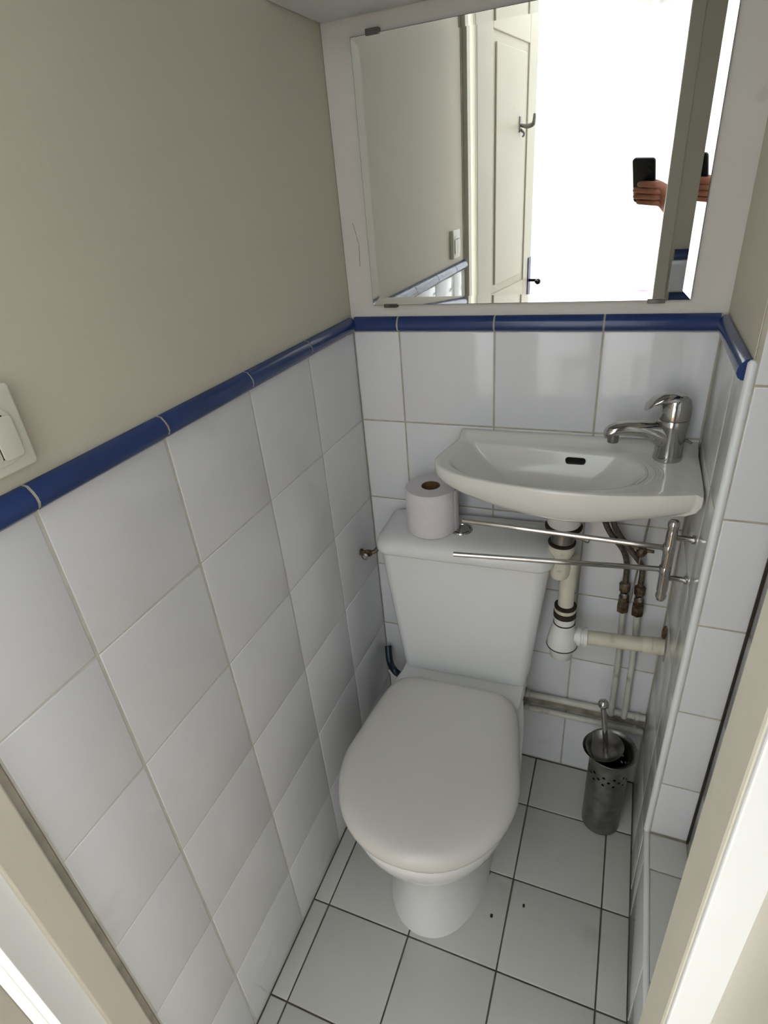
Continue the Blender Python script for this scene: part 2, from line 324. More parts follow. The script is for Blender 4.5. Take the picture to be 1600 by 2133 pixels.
latheo('button_ring', M_['chrome'], [(0.014, 0), (0.024, 0.0), (0.025, 0.002), (0.0235, 0.0045), (0.020, 0.004), (0.0185, 0.0015)], (0.253, -0.087, 0.7925), parent=cd)
bm = bmesh.new()
for sx in (-1, 1):
    pts = [(0.253+sx*0.0012+sx*0.0165*math.sin(a)*1.0, -0.087+0.0165*math.cos(a)) for a in [PI*k/10 for k in range(11)]]
    rings(bm, [[Vector((x, y, z)) for x, y in pts] for z in (0.7915, 0.7965)])
fin(bm, 'button', M_['chrome'], cd, True, 40)
# pan: egg-shaped sections
def egg(cx, yb, yf, hw, z, n=48, sq=0.55, yc=None, tw=0.0, wb=1.0):
    """closed ring, widest at yc, round front (yf), squarer back (yb); wb narrows the back"""
    yc = yc if yc is not None else yb+(yf-yb)*0.48
    out = []
    for k in range(n):
        a = 2*PI*k/n; c, s = math.cos(a), math.sin(a)
        if s < 0: x = hw*math.copysign(abs(c)**0.92, c); y = yc+(yc-yf)*s
        else:
            f = abs(s)**sq; x = hw*math.copysign(abs(c)**sq, c)*(1-(1-wb)*f); y = yc+(yb-yc)*f
        p = Vector((cx+x, y, z)); d = p-Vector((0.265, -0.2, z)); out.append(Vector((0.265+d.x*math.cos(tw)-d.y*math.sin(tw), -0.2+d.x*math.sin(tw)+d.y*math.cos(tw), z)))
    return out
TW = math.radians(2.4)
bm = bmesh.new()
rings(bm, [egg(0.264, -0.03, -0.542, 0.117, 0.0, yc=-0.36, tw=0, wb=0.85), egg(0.264, -0.03, -0.538, 0.115, 0.012, yc=-0.36, wb=0.85), egg(0.264, -0.03, -0.524, 0.107, 0.05, yc=-0.34, wb=0.9),
           egg(0.264, -0.03, -0.514, 0.102, 0.11, yc=-0.33, wb=0.95), egg(0.265, -0.03, -0.518, 0.104, 0.17, yc=-0.33, tw=TW*.3), egg(0.264, -0.03, -0.540, 0.116, 0.22, yc=-0.35, tw=TW*.6),
           egg(0.262, -0.03, -0.574, 0.140, 0.275, yc=-0.38, tw=TW*.8, wb=0.95), egg(0.261, -0.03, -0.601, 0.162, 0.325, yc=-0.40, tw=TW, wb=0.92), egg(0.261, -0.028, -0.615, 0.173, 0.362, yc=-0.40, tw=TW, wb=0.89),
           egg(0.261, -0.026, -0.620, 0.1765, 0.385, yc=-0.40, tw=TW, wb=0.87), egg(0.261, -0.026, -0.620, 0.1765, 0.397, yc=-0.40, tw=TW, wb=0.87), egg(0.261, -0.03, -0.614, 0.170, 0.4015, yc=-0.40, tw=TW, wb=0.88), egg(0.262, -0.06, -0.57, 0.13, 0.402, yc=-0.36, tw=TW, wb=0.9)])
pan = fin(bm, 'pan', M_['china'], tl, True, 60)
bm = bmesh.new()
rings(bm, [[Vector((0.262+dx, y, 0.396)) for dx, y in ((-0.150, -0.215), (-0.150, -0.02), (0.150, -0.02), (0.152, -0.215))], [Vector((0.262+dx, y, 0.4085)) for dx, y in ((-0.146, -0.205), (-0.146, -0.022), (0.146, -0.022), (0.148, -0.205))]])
fin(bm, 'back_deck', M_['china'], pan, False)
bm = bmesh.new()
def segg(o, z, yb=-0.200): return egg(0.2605, yb, -0.627+o, 0.181-o, z, yc=-0.430, tw=TW, sq=0.26, wb=0.82)
rings(bm, [segg(0.012, 0.403), segg(0.006, 0.404), segg(0.004, 0.409), segg(0.006, 0.4135), segg(0.014, 0.4145)])
fin(bm, 'seat', M_['lid'], tl, True, 60)
bm = bmesh.new()
rings(bm, [segg(0.012, 0.4150), segg(0.001, 0.4155), segg(-0.0015, 0.419), segg(-0.001, 0.426), segg(0.002, 0.433, -0.201), segg(0.007, 0.4390, -0.203), segg(0.015, 0.4435, -0.206), segg(0.026, 0.4465, -0.210), segg(0.045, 0.4485, -0.218), segg(0.085, 0.4495, -0.238), segg(0.13, 0.4500, -0.28)])
fin(bm, 'lid', M_['lid'], tl, True, 60)
for sx in (-0.075, 0.075):
    tubeo('hinge', M_['lid'], [(0.264+sx-0.022, -0.193, 0.417), (0.264+sx+0.022, -0.194, 0.417)], 0.009, tl)
# ------------------------------------------------------------------ toilet roll on the cistern
rl = emp('toilet_roll', (0.187, -0.088, 0.7935), 'roll of white toilet paper standing on the cistern lid', 'toilet paper')
latheo('paper', M_['paper'], [(0.0205, 0.001), (0.055, 0.0), (0.0565, 0.003), (0.0565, 0.099), (0.0545, 0.1025), (0.0205, 0.1025), (0.0205, 0.001)], (0.187, -0.088, 0.7937), parent=rl, n=48, cap=False)
latheo('core', M_['card'], [(0.0205, 0.0), (0.0205, 0.1028), (0.0190, 0.1028), (0.0190, 0.0005), (0.0205, 0.0)], (0.187, -0.088, 0.7938), parent=rl, n=32, cap=False)
bm = bmesh.new()
rings(bm, [[Vector((0.187+r*math.cos(a), -0.088+r*math.sin(a), z)) for r, a in ((0.0567, -0.2), (0.0585, -0.1), (0.059, 0.15), (0.0583, 0.15), (0.0578, -0.1), (0.0562, -0.2))] for z in (0.796, 0.894)])
fin(bm, 'loose_sheet', M_['paper'], rl, True)
# ------------------------------------------------------------------ wash basin
bs = emp('wash_basin', (0.465, -0.01, 0.87), 'small white ceramic hand basin on the wall under the mirror', 'wash basin')
OUT = [(0.238, -0.002), (0.228, -0.06), (0.216, -0.125), (0.219, -0.150), (0.235, -0.176), (0.275, -0.201), (0.34, -0.219), (0.41, -0.229), (0.48, -0.232), (0.55, -0.227), (0.62, -0.213), (0.66, -0.202), (0.682, -0.195), (0.6915, -0.188), (0.6925, -0.002)]
INN = [(0.262, -0.034), (0.254, -0.075), (0.246, -0.118), (0.249, -0.140), (0.262, -0.162), (0.295, -0.187), (0.35, -0.204), (0.41, -0.212), (0.46, -0.212), (0.51, -0.205), (0.55, -0.190), (0.583, -0.165), (0.598, -0.14), (0.600, -0.11), (0.560, -0.050)]
def resample(P, n, back=8):
    """front polyline then a straight back edge -> n+back points"""
    P = [Vector((x, y, 0)) for x, y in P]; out = []
    for i in range(len(P)-1):
        p0 = P[max(i-1, 0)]; p1 = P[i]; p2 = P[i+1]; p3 = P[min(i+2, len(P)-1)]
        for k in range(n):
            t = k/n; out.append(0.5*((2*p1)+(p2-p0)*t+(2*p0-5*p1+4*p2-p3)*t*t+(3*p1-p0-3*p2+p3)*t**3))
    a, b = P[-1], P[0]
    for k in range(back): out.append(a.lerp(b, k/back))
    return out
OR = resample(OUT, 4, 24); IR = resample(INN, 4, 24)
for p in OR: p.x = min(p.x, 0.6935); p.y = min(p.y, -0.002)
DC = Vector((0.473, -0.105, 0)); nO = len(OR)
def mixr(A, s, zf, c=DC): return [Vector((c.x+(p.x-c.x)*s, c.y+(p.y-c.y)*s, 0))+Vector((0, 0, zf(p) if callable(zf) else zf)) for p in A]
def lerpr(t, zf):
    out = []
    for a, b in zip(OR, IR):
        p = a.lerp(b, t); out.append(Vector((p.x, p.y, zf(a, p) if callable(zf) else zf)))
    return out
def lipz(a, p):  # raised upstand along the wall
    return 0.985+0.014*max(0, min(1, (p.y+0.026)/0.010))
def under(s, ys, z0, z1):   # underside: front pulled back to ys of its depth, ends higher than the middle
    R0 = []
    for p in OR:
        x = DC.x+(p.x-DC.x)*s; y = -0.095+(p.y+0.095)*ys if p.y < -0.095 else max(p.y, -0.095)
        if p.y >= -0.095: y = -0.002 if p.y > -0.01 else -0.095+(p.y+0.095)*1.0
        R0.append(Vector((x, min(y, -0.002), z0+(z1-z0)*min(1, (abs(x-DC.x)/0.22)**1.5))))
    return R0
bm = bmesh.new()
Q = Vector((0.43, -0.12, 0))
rings(bm, [under(0.10, 0.05, 0.864, 0.87), under(0.35, 0.18, 0.868, 0.90), under(0.60, 0.38, 0.880, 0.920), under(0.80, 0.60, 0.896, 0.930), under(0.92, 0.82, 0.915, 0.940), under(0.975, 0.95, 0.936, 0.952),
           mixr(OR, 1.0, 0.966), mixr(OR, 1.0, lambda p: lipz(p, p)-0.005), mixr(OR, 0.997, lambda p: lipz(p, p)-0.0008), lerpr(0.22, lipz), lerpr(0.42, lambda a, p: lipz(a, p)-0.0005), lerpr(0.55, lambda a, p: lipz(a, p)-0.0015), lerpr(0.75, 0.9835), lerpr(0.93, 0.9815), lerpr(1.0, 0.979),
           mixr(IR, 0.965, 0.974, Q), mixr(IR, 0.92, 0.966, Q), mixr(IR, 0.84, 0.954, Q), mixr(IR, 0.70, 0.938, Q), mixr(IR, 0.50, 0.922, Vector((0.44, -0.118, 0))), mixr(IR, 0.30, 0.909, Vector((0.455, -0.116, 0))), mixr(IR, 0.12, 0.900, Vector((0.473, -0.112, 0)))])
bowl = fin(bm, 'bowl', M_['china_warm'], bs, True, 75)
# soap ridges on the right-hand deck
for k, (x0, dxx) in enumerate(((0.598, 0.0), (0.611, 0.004), (0.624, 0.008))):
    tubeo('soap_ridge', M_['china_warm'], [(x0-0.006, -0.078-0.002*k, 0.9825), (x0+0.006, -0.112, 0.9830), (x0+0.004, -0.142, 0.9830), (x0-0.010, -0.170, 0.9825)], [0.0012, 0.0024, 0.0024, 0.0012], bs, 8, 5)
# overflow slot and waste
bm = bmesh.new()
pts = []
for k in range(17):
    a = -PI/2+PI*k/16; pts.append((0.0135+0.0055*math.cos(a), 0.0055*math.sin(a)))
pts += [(-x, -z) for x, z in pts]
ov = Matrix.Translation((0.478, -0.0560, 0.9655)) @ Matrix.Rotation(math.radians(-45), 4, 'X')
rings(bm, [[ov @ Vector((x, y, z)) for x, z in pts] for y in (-0.004, 0.006)])
fin(bm, 'overflow_slot', M_['black'], bs, True)
latheo('waste', M_['chrome'], [(0.004, 0.0), (0.024, 0.0), (0.024, 0.003), (0.018, 0.004), (0.0, 0.0045)], (0.473, -0.112, 0.899), parent=bs)
# ------------------------------------------------------------------ mixer tap
tp = emp('mixer_tap', (0.645, -0.056, 0.9845), 'chrome single-lever mixer tap on the right end of the basin', 'tap')
T0 = Vector((0.639, -0.054, 0.9845))
latheo('body', M_['chrome'], [(0.0255, 0), (0.0258, 0.004), (0.0245, 0.012), (0.0235, 0.03), (0.0245, 0.052), (0.0262, 0.066), (0.0268, 0.076), (0.0255, 0.078)], T0, (0, 0, 1), tp)
bm = bmesh.new()
sp = [(0.0, 0, 0.042, .0215, .032), (-0.016, -0.004, 0.046, .0205, .027), (-0.032, -0.008, 0.054, .0190, .0195), (-0.052, -0.013, 0.060, .0175, .0150), (-0.076, -0.019, 0.062, .0160, .0130), (-0.095, -0.024, 0.060, .0150, .0122), (-0.106, -0.027, 0.056, .0135, .0118), (-0.112, -0.0285, 0.052, .009, .009)]
rs = []
for x, y, z, rw, rh in sp:
    c = T0+Vector((x, y, z)); d = Vector((-0.97, -0.25, 0)); sdv = Vector((0.25, -0.97, 0)).normalized()
    up = Vector((0, 0, 1)); rs.append([c+sdv*rw*math.cos(2*PI*k/18)+up*rh*math.sin(2*PI*k/18) for k in range(18)])
rings(bm, rs); fin(bm, 'spout', M_['chrome'], tp, True, 60)
latheo('aerator', M_['steel'], [(0.0095, 0), (0.0100, 0.004), (0.0100, 0.016)], T0+Vector((-0.097, -0.025, 0.036)), (0, 0, 1), tp)
latheo('cartridge_cap', M_['chrome'], [(0.0265, 0.0792), (0.0272, 0.083), (0.0265, 0.100), (0.0235, 0.113), (0.016, 0.121), (0.005, 0.124)], T0, (0, 0, 1), tp)
bm = bmesh.new()
lv = [(0.010, 0.0, 0.108, .020, .013), (-0.010, -0.003, 0.115, .0205, .012), (-0.026, -0.008, 0.116, .0185, .0100), (-0.038, -0.011, 0.111, .0165, .0075), (-0.046, -0.013, 0.103, .0135, .005), (-0.049, -0.014, 0.098, .008, .003)]
rings(bm, [[T0+Vector((x, y, z))+Vector((0.25, -0.97, 0))*rw*math.cos(2*PI*k/18)+Vector((0.3, 0, 1))*rh*math.sin(2*PI*k/18) for k in range(18)] for x, y, z, rw, rh in lv]); fin(bm, 'lever', M_['chrome'], tp, True, 60)
tubeo('pop_up_rod', M_['darksteel'], [T0+Vector((0.020, 0.008, 0.002)), T0+Vector((0.021, 0.009, 0.028)), T0+Vector((0.027, 0.008, 0.034)), T0+Vector((0.037, 0.006, 0.029))], 0.0022, tp, 8, 4)
# ------------------------------------------------------------------ basin waste trap
tr = emp('waste_trap', (0.478, -0.10, 0.46), 'stained white plastic bottle trap with pipe to the wall under the basin', 'drain pipe')
TX, TY = 0.469, -0.100
def L3(nm, m, prof, b, ax=(0, 0, 1), par=tr, n=28): return latheo(nm, M_[m], prof, b, ax, par, n)
L3('waste_cup', 'pvc', [(0.030, 0.0), (0.0335, 0.006), (0.0345, 0.024), (0.033, 0.034)], (TX, TY, 0.845))
L3('seal', 'rubber', [(0.029, 0), (0.036, 0.001), (0.037, 0.006), (0.034, 0.009)], (TX, TY, 0.837))
L3('tail_piece', 'steel', [(0.0235, 0), (0.0225, 0.036)], (TX, TY, 0.803))
L3('clamp_screw', 'steel', [(0.003, 0), (0.003, 0.03), (0.006, 0.03), (0.006, 0.037)], (TX+0.015, TY-0.006, 0.822), (1, -0.2, 0))
L3('seal', 'rubber', [(0.0235, 0), (0.027, 0.001), (0.028, 0.005), (0.024, 0.008)], (TX-0.001, TY, 0.799))
L3('compression_nut', 'pvc_old', [(0.0190, 0), (0.0235, 0.010), (0.0262, 0.016), (0.0262, 0.030), (0.0245, 0.033)], (TX-0.001, TY, 0.767))
L3('elbow_stub', 'pvc_old', [(0.010, 0.0), (0.0175, 0.004), (0.0205, 0.012), (0.0215, 0.035), (0.0215, 0.055)], (TX-0.001, TY, 0.714))
QX, QY = 0.485, -0.086
tubeo('cross_pipe', M_['pvc_old'], [(TX, TY, 0.742), (QX-0.002, QY, 0.742)], 0.018, tr)
L3('downpipe', 'pvc_old', [(0.0168, 0.0), (0.0168, 0.048), (0.0180, 0.049), (0.0180, 0.130)], (QX, QY, 0.632))
L3('seal', 'rubber', [(0.018, 0), (0.0235, 0.001), (0.0238, 0.006), (0.018, 0.008)], (QX, QY, 0.627))
L3('compression_nut', 'pvc_old', [(0.0215, 0), (0.0232, 0.002), (0.0232, 0.010), (0.021, 0.011)], (QX, QY, 0.617))
L3('seal', 'rubber', [(0.0215, 0), (0.0243, 0.001), (0.0243, 0.013), (0.0215, 0.014)], (QX, QY, 0.603))
L3('collar', 'pvc', [(0.0225, 0), (0.0228, 0.016)], (QX, QY, 0.587))
L3('seal', 'rubber', [(0.0215, 0), (0.0236, 0.001), (0.0236, 0.003), (0.0215, 0.004)], (QX, QY, 0.5835))
L3('trap_body', 'pvc', [(0.0335, 0.0), (0.0338, 0.006), (0.0325, 0.016), (0.0275, 0.042), (0.0225, 0.061)], (QX-0.001, QY, 0.5225))
L3('seal', 'rubber', [(0.032, 0), (0.0345, 0.0005), (0.0345, 0.0025), (0.032, 0.003)], (QX-0.001, QY, 0.520))
L3('trap_cup', 'pvc', [(0.0, 0), (0.018, 0.001), (0.024, 0.007), (0.0265, 0.026), (0.0315, 0.0405)], (QX-0.001, QY, 0.480))
L3('outlet_neck', 'pvc', [(0.0165, 0.02), (0.0165, 0.040)], (QX, QY, 0.548), (1, 0.06, 0.03))
L3('outlet_nut', 'pvc', [(0.0205, 0), (0.0215, 0.002), (0.0215, 0.008), (0.0185, 0.009), (0.0185, 0.013), (0.0222, 0.014), (0.0222, 0.022), (0.0165, 0.023)], (QX+0.030, QY+0.001, 0.5495), (1, 0.06, 0.03))
tubeo('outlet_pipe', M_['pvc_old'], [(QX+0.045, QY+0.002, 0.550), (0.6955, QY+0.014, 0.551)], [0.0165, 0.0165], tr, 24)
L3('outlet_sleeve', 'pvc_old', [(0.0182, 0), (0.0190, 0.002), (0.0190, 0.018), (0.0184, 0.0185), (0.0184, 0.020), (0.0190, 0.0205), (0.0190, 0.044)], (0.650, QY+0.011, 0.551), (1, 0.06, 0.01))
n = 22
def blob(cy, cz, r, x, j): return [Vector((x, cy+math.cos(2*PI*k/n)*r*(1+j*noise.noise(Vector((math.cos(2*PI*k/n)*1.6, math.sin(2*PI*k/n)*1.6, r*30+3)))), cz+math.sin(2*PI*k/n)*r*1.05*(1+j*noise.noise(Vector((math.cos(2*PI*k/n)*1.6, math.sin(2*PI*k/n)*1.6, r*10+9)))))) for k in range(n)]
bm = bmesh.new(); rings(bm, [blob(-0.076, 0.553, 0.029, WD-0.0002, 0.8), blob(-0.076, 0.553, 0.027, WD-0.0016, 0.8), blob(-0.076, 0.553, 0.022, WD-0.002, 0.6)]); fin(bm, 'wall_hole_rim', M_['limescale'], tr, True)
bm = bmesh.new(); rings(bm, [blob(-0.058, 0.577, 0.014, WD-0.001, 0.9), blob(-0.058, 0.577, 0.012, WD-0.006, 0.9), blob(-0.060, 0.576, 0.006, WD-0.009, 0.9)]); fin(bm, 'rusty_foam', M_['stain'], tr, True)
# ------------------------------------------------------------------ supply pipes, hoses and valves
for k, (px, pt, hx, lab) in enumerate(((0.606, 0.632, 0.540, 'left'), (0.637, 0.628, 0.556, 'right'))):
    py = -0.022
    sp_ = emp('supply_pipe', (px, py, 0.27), ('painted vertical water pipe with corroded valve and hose under the basin, %s one of two' % lab), 'water pipe', None)
    pz = 0.262
    tubeo('pipe', M_['pipe'], [(px+0.006, py, pz), (px+0.004, py, 0.45), (px-0.002, py, pt-0.03)], 0.0068, sp_)
    vx = px-0.003
    latheo('lower_nut', M_['brass'], [(0.008, 0), (0.0128, 0.003), (0.0135, 0.012), (0.0128, 0.028), (0.009, 0.031)], (vx, py, pt-0.042), (0, 0, 1), sp_, 6, 20)
    latheo('valve', M_['brass'], [(0.008, 0), (0.0105, 0.002), (0.0105, 0.012), (0.0085, 0.014), (0.0085, 0.026), (0.0115, 0.028), (0.0118, 0.044), (0.008, 0.048)], (vx, py, pt-0.010), (-0.05, 0, 1), sp_, 14, 25)
    latheo('valve_screw', M_['steel'], [(0.006, 0), (0.0065, 0.012), (0.004, 0.014)], (vx, py-0.004, pt+0.010), (0, -1, 0.1), sp_, 12, 25)
    tubeo('hose', M_['hose'], [(vx-0.002, py, pt+0.036), (vx-0.004, py, pt+0.085), (vx-0.016-0.006*k, py-0.006-0.012*k, pt+0.125), (hx+0.022, py-0.016, 0.795), (hx+0.006, py-0.022, 0.83), (hx, py-0.026, 0.875)], 0.0062, sp_, 12, 8)
pr = emp('pop_up_linkage', (0.625, -0.055, 0.64), 'thin steel pop-up rod with a dark cross clamp in front of the hoses', 'rod')
tubeo('rod', M_['steel'], [(0.630, -0.045, 0.895), (0.622, -0.05, 0.770), (0.614, -0.06, 0.645)], 0.0019, pr, 8)
latheo('clamp', M_['brass'], [(0.004, -0.012), (0.009, -0.008), (0.011, 0.0), (0.008, 0.008), (0.003, 0.012)], (0.622, -0.05, 0.772), (0.3, 0, 1), pr, 12, 30)
tubeo('clamp_arm', M_['brass'], [(0.602, -0.048, 0.781), (0.622, -0.05, 0.776), (0.645, -0.052, 0.776)], [0.003, 0.0042, 0.0034], pr, 10)
# two horizontal pipes along the back wall
for z, lab, x0 in ((0.262, 'upper grimy painted pipe running along the back wall above the skirting tiles', 0.30), (0.212, 'lower grimy painted pipe running along the back wall above the skirting tiles', 0.30)):
    hp = emp('wall_pipe', (0.5, -0.012, z), lab, 'pipe')
    tubeo('pipe', M_['pipe'], [(x0, -0.012, z-0.004), (0.50, -0.012, z), (0.692, -0.012, z+0.001)], 0.0085, hp)
    for cx in (0.40, 0.668):
        bm = bmesh.new(); lathe(bm, [(0.0088, 0), (0.011, 0.001), (0.011, 0.009), (0.0088, 0.010)], (cx, -0.012, z), (1, 0, 0), 20); box(bm, cx+0.001, cx+0.009, -0.008, 0.0, z-0.008, z+0.008); fin(bm, 'pipe_clip', M_['pipe'], hp, True, 30)
bxo('grime_band', M_['limescale'], (0.33, 0.6945, -0.0009, 0.001, 0.218, 0.256), wb)
# ------------------------------------------------------------------ swivel towel rail on the right wall
tw = emp('towel_rail', (WD-0.001, -0.176, 0.80), 'chrome two-arm swivel towel rail on the right wall below the basin', 'towel rail')
PX, PY = 0.656, -0.176
latheo('post', M_['chrome'], [(0.0, -0.007), (0.0065, -0.005), (0.0088, 0.0), (0.0098, 0.005), (0.0078, 0.011), (0.0088, 0.015), (0.0094, 0.02), (0.0094, 0.139), (0.0088, 0.145), (0.0078, 0.149), (0.0098, 0.155), (0.0100, 0.160), (0.0075, 0.165), (0.0, 0.167)], (PX+0.001, PY, 0.756), (0, 0, 1), tw, 20)
for mz in (0.802, 0.888):
    latheo('mount', M_['chrome'], [(0.0052, 0), (0.0052, 0.033), (0.008, 0.033), (0.008, 0.0385)], (PX, PY, mz), (1, 0, 0), tw, 16)
for z, ex, ey in ((0.865, 0.278, -0.166), (0.819, 0.273, -0.222)):
    a = tubeo('arm', M_['chrome'], [(PX-0.006, PY, z), (ex, ey, z)], 0.0050, tw, 14)
    latheo('arm_collar', M_['chrome'], [(0.0096, -0.0075), (0.0105, -0.006), (0.0105, 0.006), (0.0096, 0.0075)], (PX, PY, z), (0, 0, 1), a, 18)
# ------------------------------------------------------------------ toilet brush and holder
tb = emp('toilet_brush_holder', (0.618, -0.135, 0), 'perforated brushed steel toilet brush holder on the floor beside the toilet', 'brush holder')
BX, BY = 0.618, -0.135; RH = 0.0455; NH = 48
bm = bmesh.new(); rs = []
zz = [0.001, 0.0, 0.004, 0.05, 0.12, 0.185, 0.190, 0.196, 0.202, 0.208, 0.214, 0.220, 0.226, 0.250]
rr = [0.02, RH-0.004, RH]+[RH]*11
prof = list(zip(rr, zz))+[(RH+0.003, 0.260), (RH+0.010, 0.269), (RH+0.0125, 0.272), (RH+0.012, 0.274), (RH+0.008, 0.272), (RH-0.001, 0.262), (RH-0.0022, 0.252)]
Lr = [[bm.verts.new((BX+r*math.cos(2*PI*k/NH), BY+r*math.sin(2*PI*k/NH), z)) for k in range(NH)] for r, z in prof]
for i in range(len(Lr)-1):
    for k in range(NH):
        if i in (6, 8, 10) and k % 4 == (i//2) % 2*2: continue     # pierced holes in three rows
        bm.faces.new((Lr[i][k], Lr[i][(k+1) % NH], Lr[i+1][(k+1) % NH], Lr[i+1][k]))
bm.faces.new(Lr[0][::-1])
fin(bm, 'canister', M_['steel'], tb, True, 40)
br = emp('toilet_brush', (0.606, -0.135, 0.16), 'toilet brush with ball-ended chrome handle standing in the steel holder', 'toilet brush')
tubeo('handle', M_['chrome'], [(0.612, -0.137, 0.20), (0.603, -0.138, 0.30), (0.588, -0.139, 0.405)], 0.0062, br)
ball('knob', M_['chrome'], (0.5875, -0.139, 0.414), 0.0118, br)
# dish-shaped cover tilted on the rim
bm = bmesh.new(); ax = Vector((-0.14, 0.0, 1)).normalized()
lathe(bm, [(0.004, -0.018), (0.02, -0.0175), (0.034, -0.011), (0.042, -0.003), (0.046, 0.001), (0.046, 0.0022), (0.042, -0.001), (0.033, -0.009), (0.02, -0.0155), (0.004, -0.016)], (0.600, -0.138, 0.2765), ax, 40, True)
fin(bm, 'cover', M_['steel'], br, True, 40)
latheo('bristles', M_['black'], [(0.012, 0), (0.030, 0.008), (0.032, 0.07), (0.018, 0.085)], (0.614, -0.137, 0.10), (0, 0, 1), br, 18)
# ------------------------------------------------------------------ stop valve and blue connector by the left wall
sv = emp('stop_valve', (0.0, -0.10, 0.70), 'small tarnished stop valve on the left wall beside the cistern', 'valve')
latheo('valve_body', M_['brass'], [(0.0085, 0), (0.0085, 0.004), (0.006, 0.006), (0.006, 0.014), (0.0085, 0.016), (0.0085, 0.026), (0.005, 0.030)], (0.0003, -0.092, 0.697), (1, 0, 0), sv, 12, 25)
latheo('tap_handle', M_['steel'], [(0.003, 0), (0.003, 0.012), (0.008, 0.012), (0.008, 0.017), (0.004, 0.019)], (0.020, -0.098, 0.697), (0.1, -1, 0.25), sv, 12, 25)
tubeo('spigot', M_['brass'], [(0.012, -0.092, 0.697), (0.034, -0.088, 0.700), (0.044, -0.08, 0.71)], 0.0052, sv, 10, 3)
bc = emp('water_hose', (0.05, -0.05, 0.2), 'dark blue plastic hose looped behind the left side of the pan', 'hose')
tubeo('hose', M_['blueplastic'], [(0.014, -0.020, 0.335), (0.026, -0.045, 0.300), (0.050, -0.065, 0.288), (0.064, -0.05, 0.255), (0.045, -0.06, 0.215), (0.03, -0.05, 0.16), (0.05, -0.04, 0.08)], 0.0095, bc, 12, 6)
tubeo('cable_tie', M_['pvc'], [(0.022, -0.040, 0.262), (0.050, -0.060, 0.262), (0.085, -0.065, 0.262)], 0.006, bc, 10, 4)
# ------------------------------------------------------------------ light switch
sw = emp('light_switch', (-0.005, -0.825, 1.251), 'square ivory double rocker light switch above the blue tile capping', 'light switch')
def plate(y0, y1, z0, z1, x0, x1, r, nm, par, m='switch', inset=0.0025):
    bm = bmesh.new(); cy, cz, hy, hz = (y0+y1)/2, (z0+z1)/2, (y1-y0)/2, (z1-z0)/2
    def rg(x, i): return [Vector((x, p.x, p.y)) for p in rrect(cy, cz, hy-i, hz-i, max(r-i, 0.0005), 0, 5)]
    rings(bm, [rg(x0, 0), rg(x1-inset*0.6, 0), rg(x1-inset*0.15, inset*0.4), rg(x1, inset)]); return fin(bm, nm, M_[m], par, True, 35)
plate(-0.866, -0.784, 1.2505, 1.3325, -0.005, 0.007, 0.004, 'cover_plate', sw)
plate(-0.8565, -0.7935, 1.2600, 1.3150, 0.007, 0.0082, 0.018, 'rocker_surround', sw, inset=0.001)
bxo('rocker_gap', M_['black'], (0.0080, 0.0085, -0.8196, -0.8175, 1.2665, 1.3050), sw)
bxo('rocker_gap', M_['black'], (0.0080, 0.0085, -0.8500, -0.8035, 1.3050, 1.3066), sw)
plate(-0.8552, -0.8193, 1.2645, 1.3053, 0.0082, 0.0100, 0.004, 'rocker', sw, inset=0.0006)
plate(-0.8178, -0.7960, 1.2645, 1.3053, 0.0082, 0.0100, 0.004, 'rocker', sw, inset=0.0006)
# ------------------------------------------------------------------ open door (seen in the mirror)
D0 = Vector((0.020, -1.051, 0)); D1 = Vector((0.116, -1.632, 0)); dd = (D1-D0).normalized(); dn = Vector((-dd.y, dd.x, 0))
if dn.x < 0: dn = -dn
DM = Matrix((( dd.x, dn.x, 0, D0.x), (dd.y, dn.y, 0, D0.y), (0, 0, 1, 0), (0, 0, 0, 1)))     # local: x along leaf, y towards the visible face, z up
door = struct(bxo('door_1', M_['paint_cream'], (0, 0.586, -0.036, -0.006, 0.006, 2.02), mtx=DM))
def dbox(nm, d, m='paint_cream', b=0.002, par=door): return bxo(nm, M_[m], d, par, bev=b, mtx=DM)
for nm, d in (('stile', (0, 0.135, -0.006, 0, 0.006, 2.02)), ('stile', (0.492, 0.586, -0.006, 0, 0.006, 2.02)), ('top_rail', (0.135, 0.492, -0.006, 0, 1.88, 2.02)), ('lock_rail', (0.135, 0.492, -0.006, 0, 0.90, 1.075)), ('bottom_rail', (0.135, 0.492, -0.006, 0, 0.006, 0.2)),
              ('panel', (0.165, 0.462, -0.006, 0.001, 1.105, 1.85)), ('panel', (0.165, 0.462, -0.006, 0.001, 0.23, 0.87))): dbox(nm, d, b=0.0025)
lp = bxo('lock_plate', M_['plate'], (0.545, 0.580, 0.0, 0.004, 0.985, 1.155), door, bev=0.002, mtx=DM)
bm = bmesh.new(); tube(bm, [DM @ Vector(p) for p in ((0.562, 0.003, 1.062), (0.562, 0.036, 1.062), (0.556, 0.042, 1.062), (0.53, 0.045, 1.060))], [0.006, 0.006, 0.0075, 0.006], 12); fin(bm, 'handle', M_['black'], lp, True)
ball('handle_knob', M_['black'], DM @ Vector((0.552, 0.046, 1.058)), 0.012, lp)
hk = emp('coat_hook', DM @ Vector((0.40, 0.001, 1.62)), 'grey metal coat hook on the open panelled door, seen in the mirror', 'hook')
def q(x, y, z): return DM @ Vector((x, y, z))
bxo('hook_base', M_['steel'], (0.39, 0.412, 0.001, 0.005, 1.605, 1.655), hk, bev=0.001, mtx=DM)
tubeo('prong', M_['steel'], [q(0.401, 0.004, 1.628), q(0.401, 0.030, 1.622), q(0.401, 0.052, 1.628), q(0.401, 0.056, 1.658)], [0.005, 0.008, 0.0075, 0.005], hk, 12, 4)
tubeo('prong', M_['steel'], [q(0.401, 0.004, 1.615), q(0.401, 0.018, 1.600), q(0.401, 0.012, 1.59)], [0.004, 0.004, 0.003], hk, 10, 4)
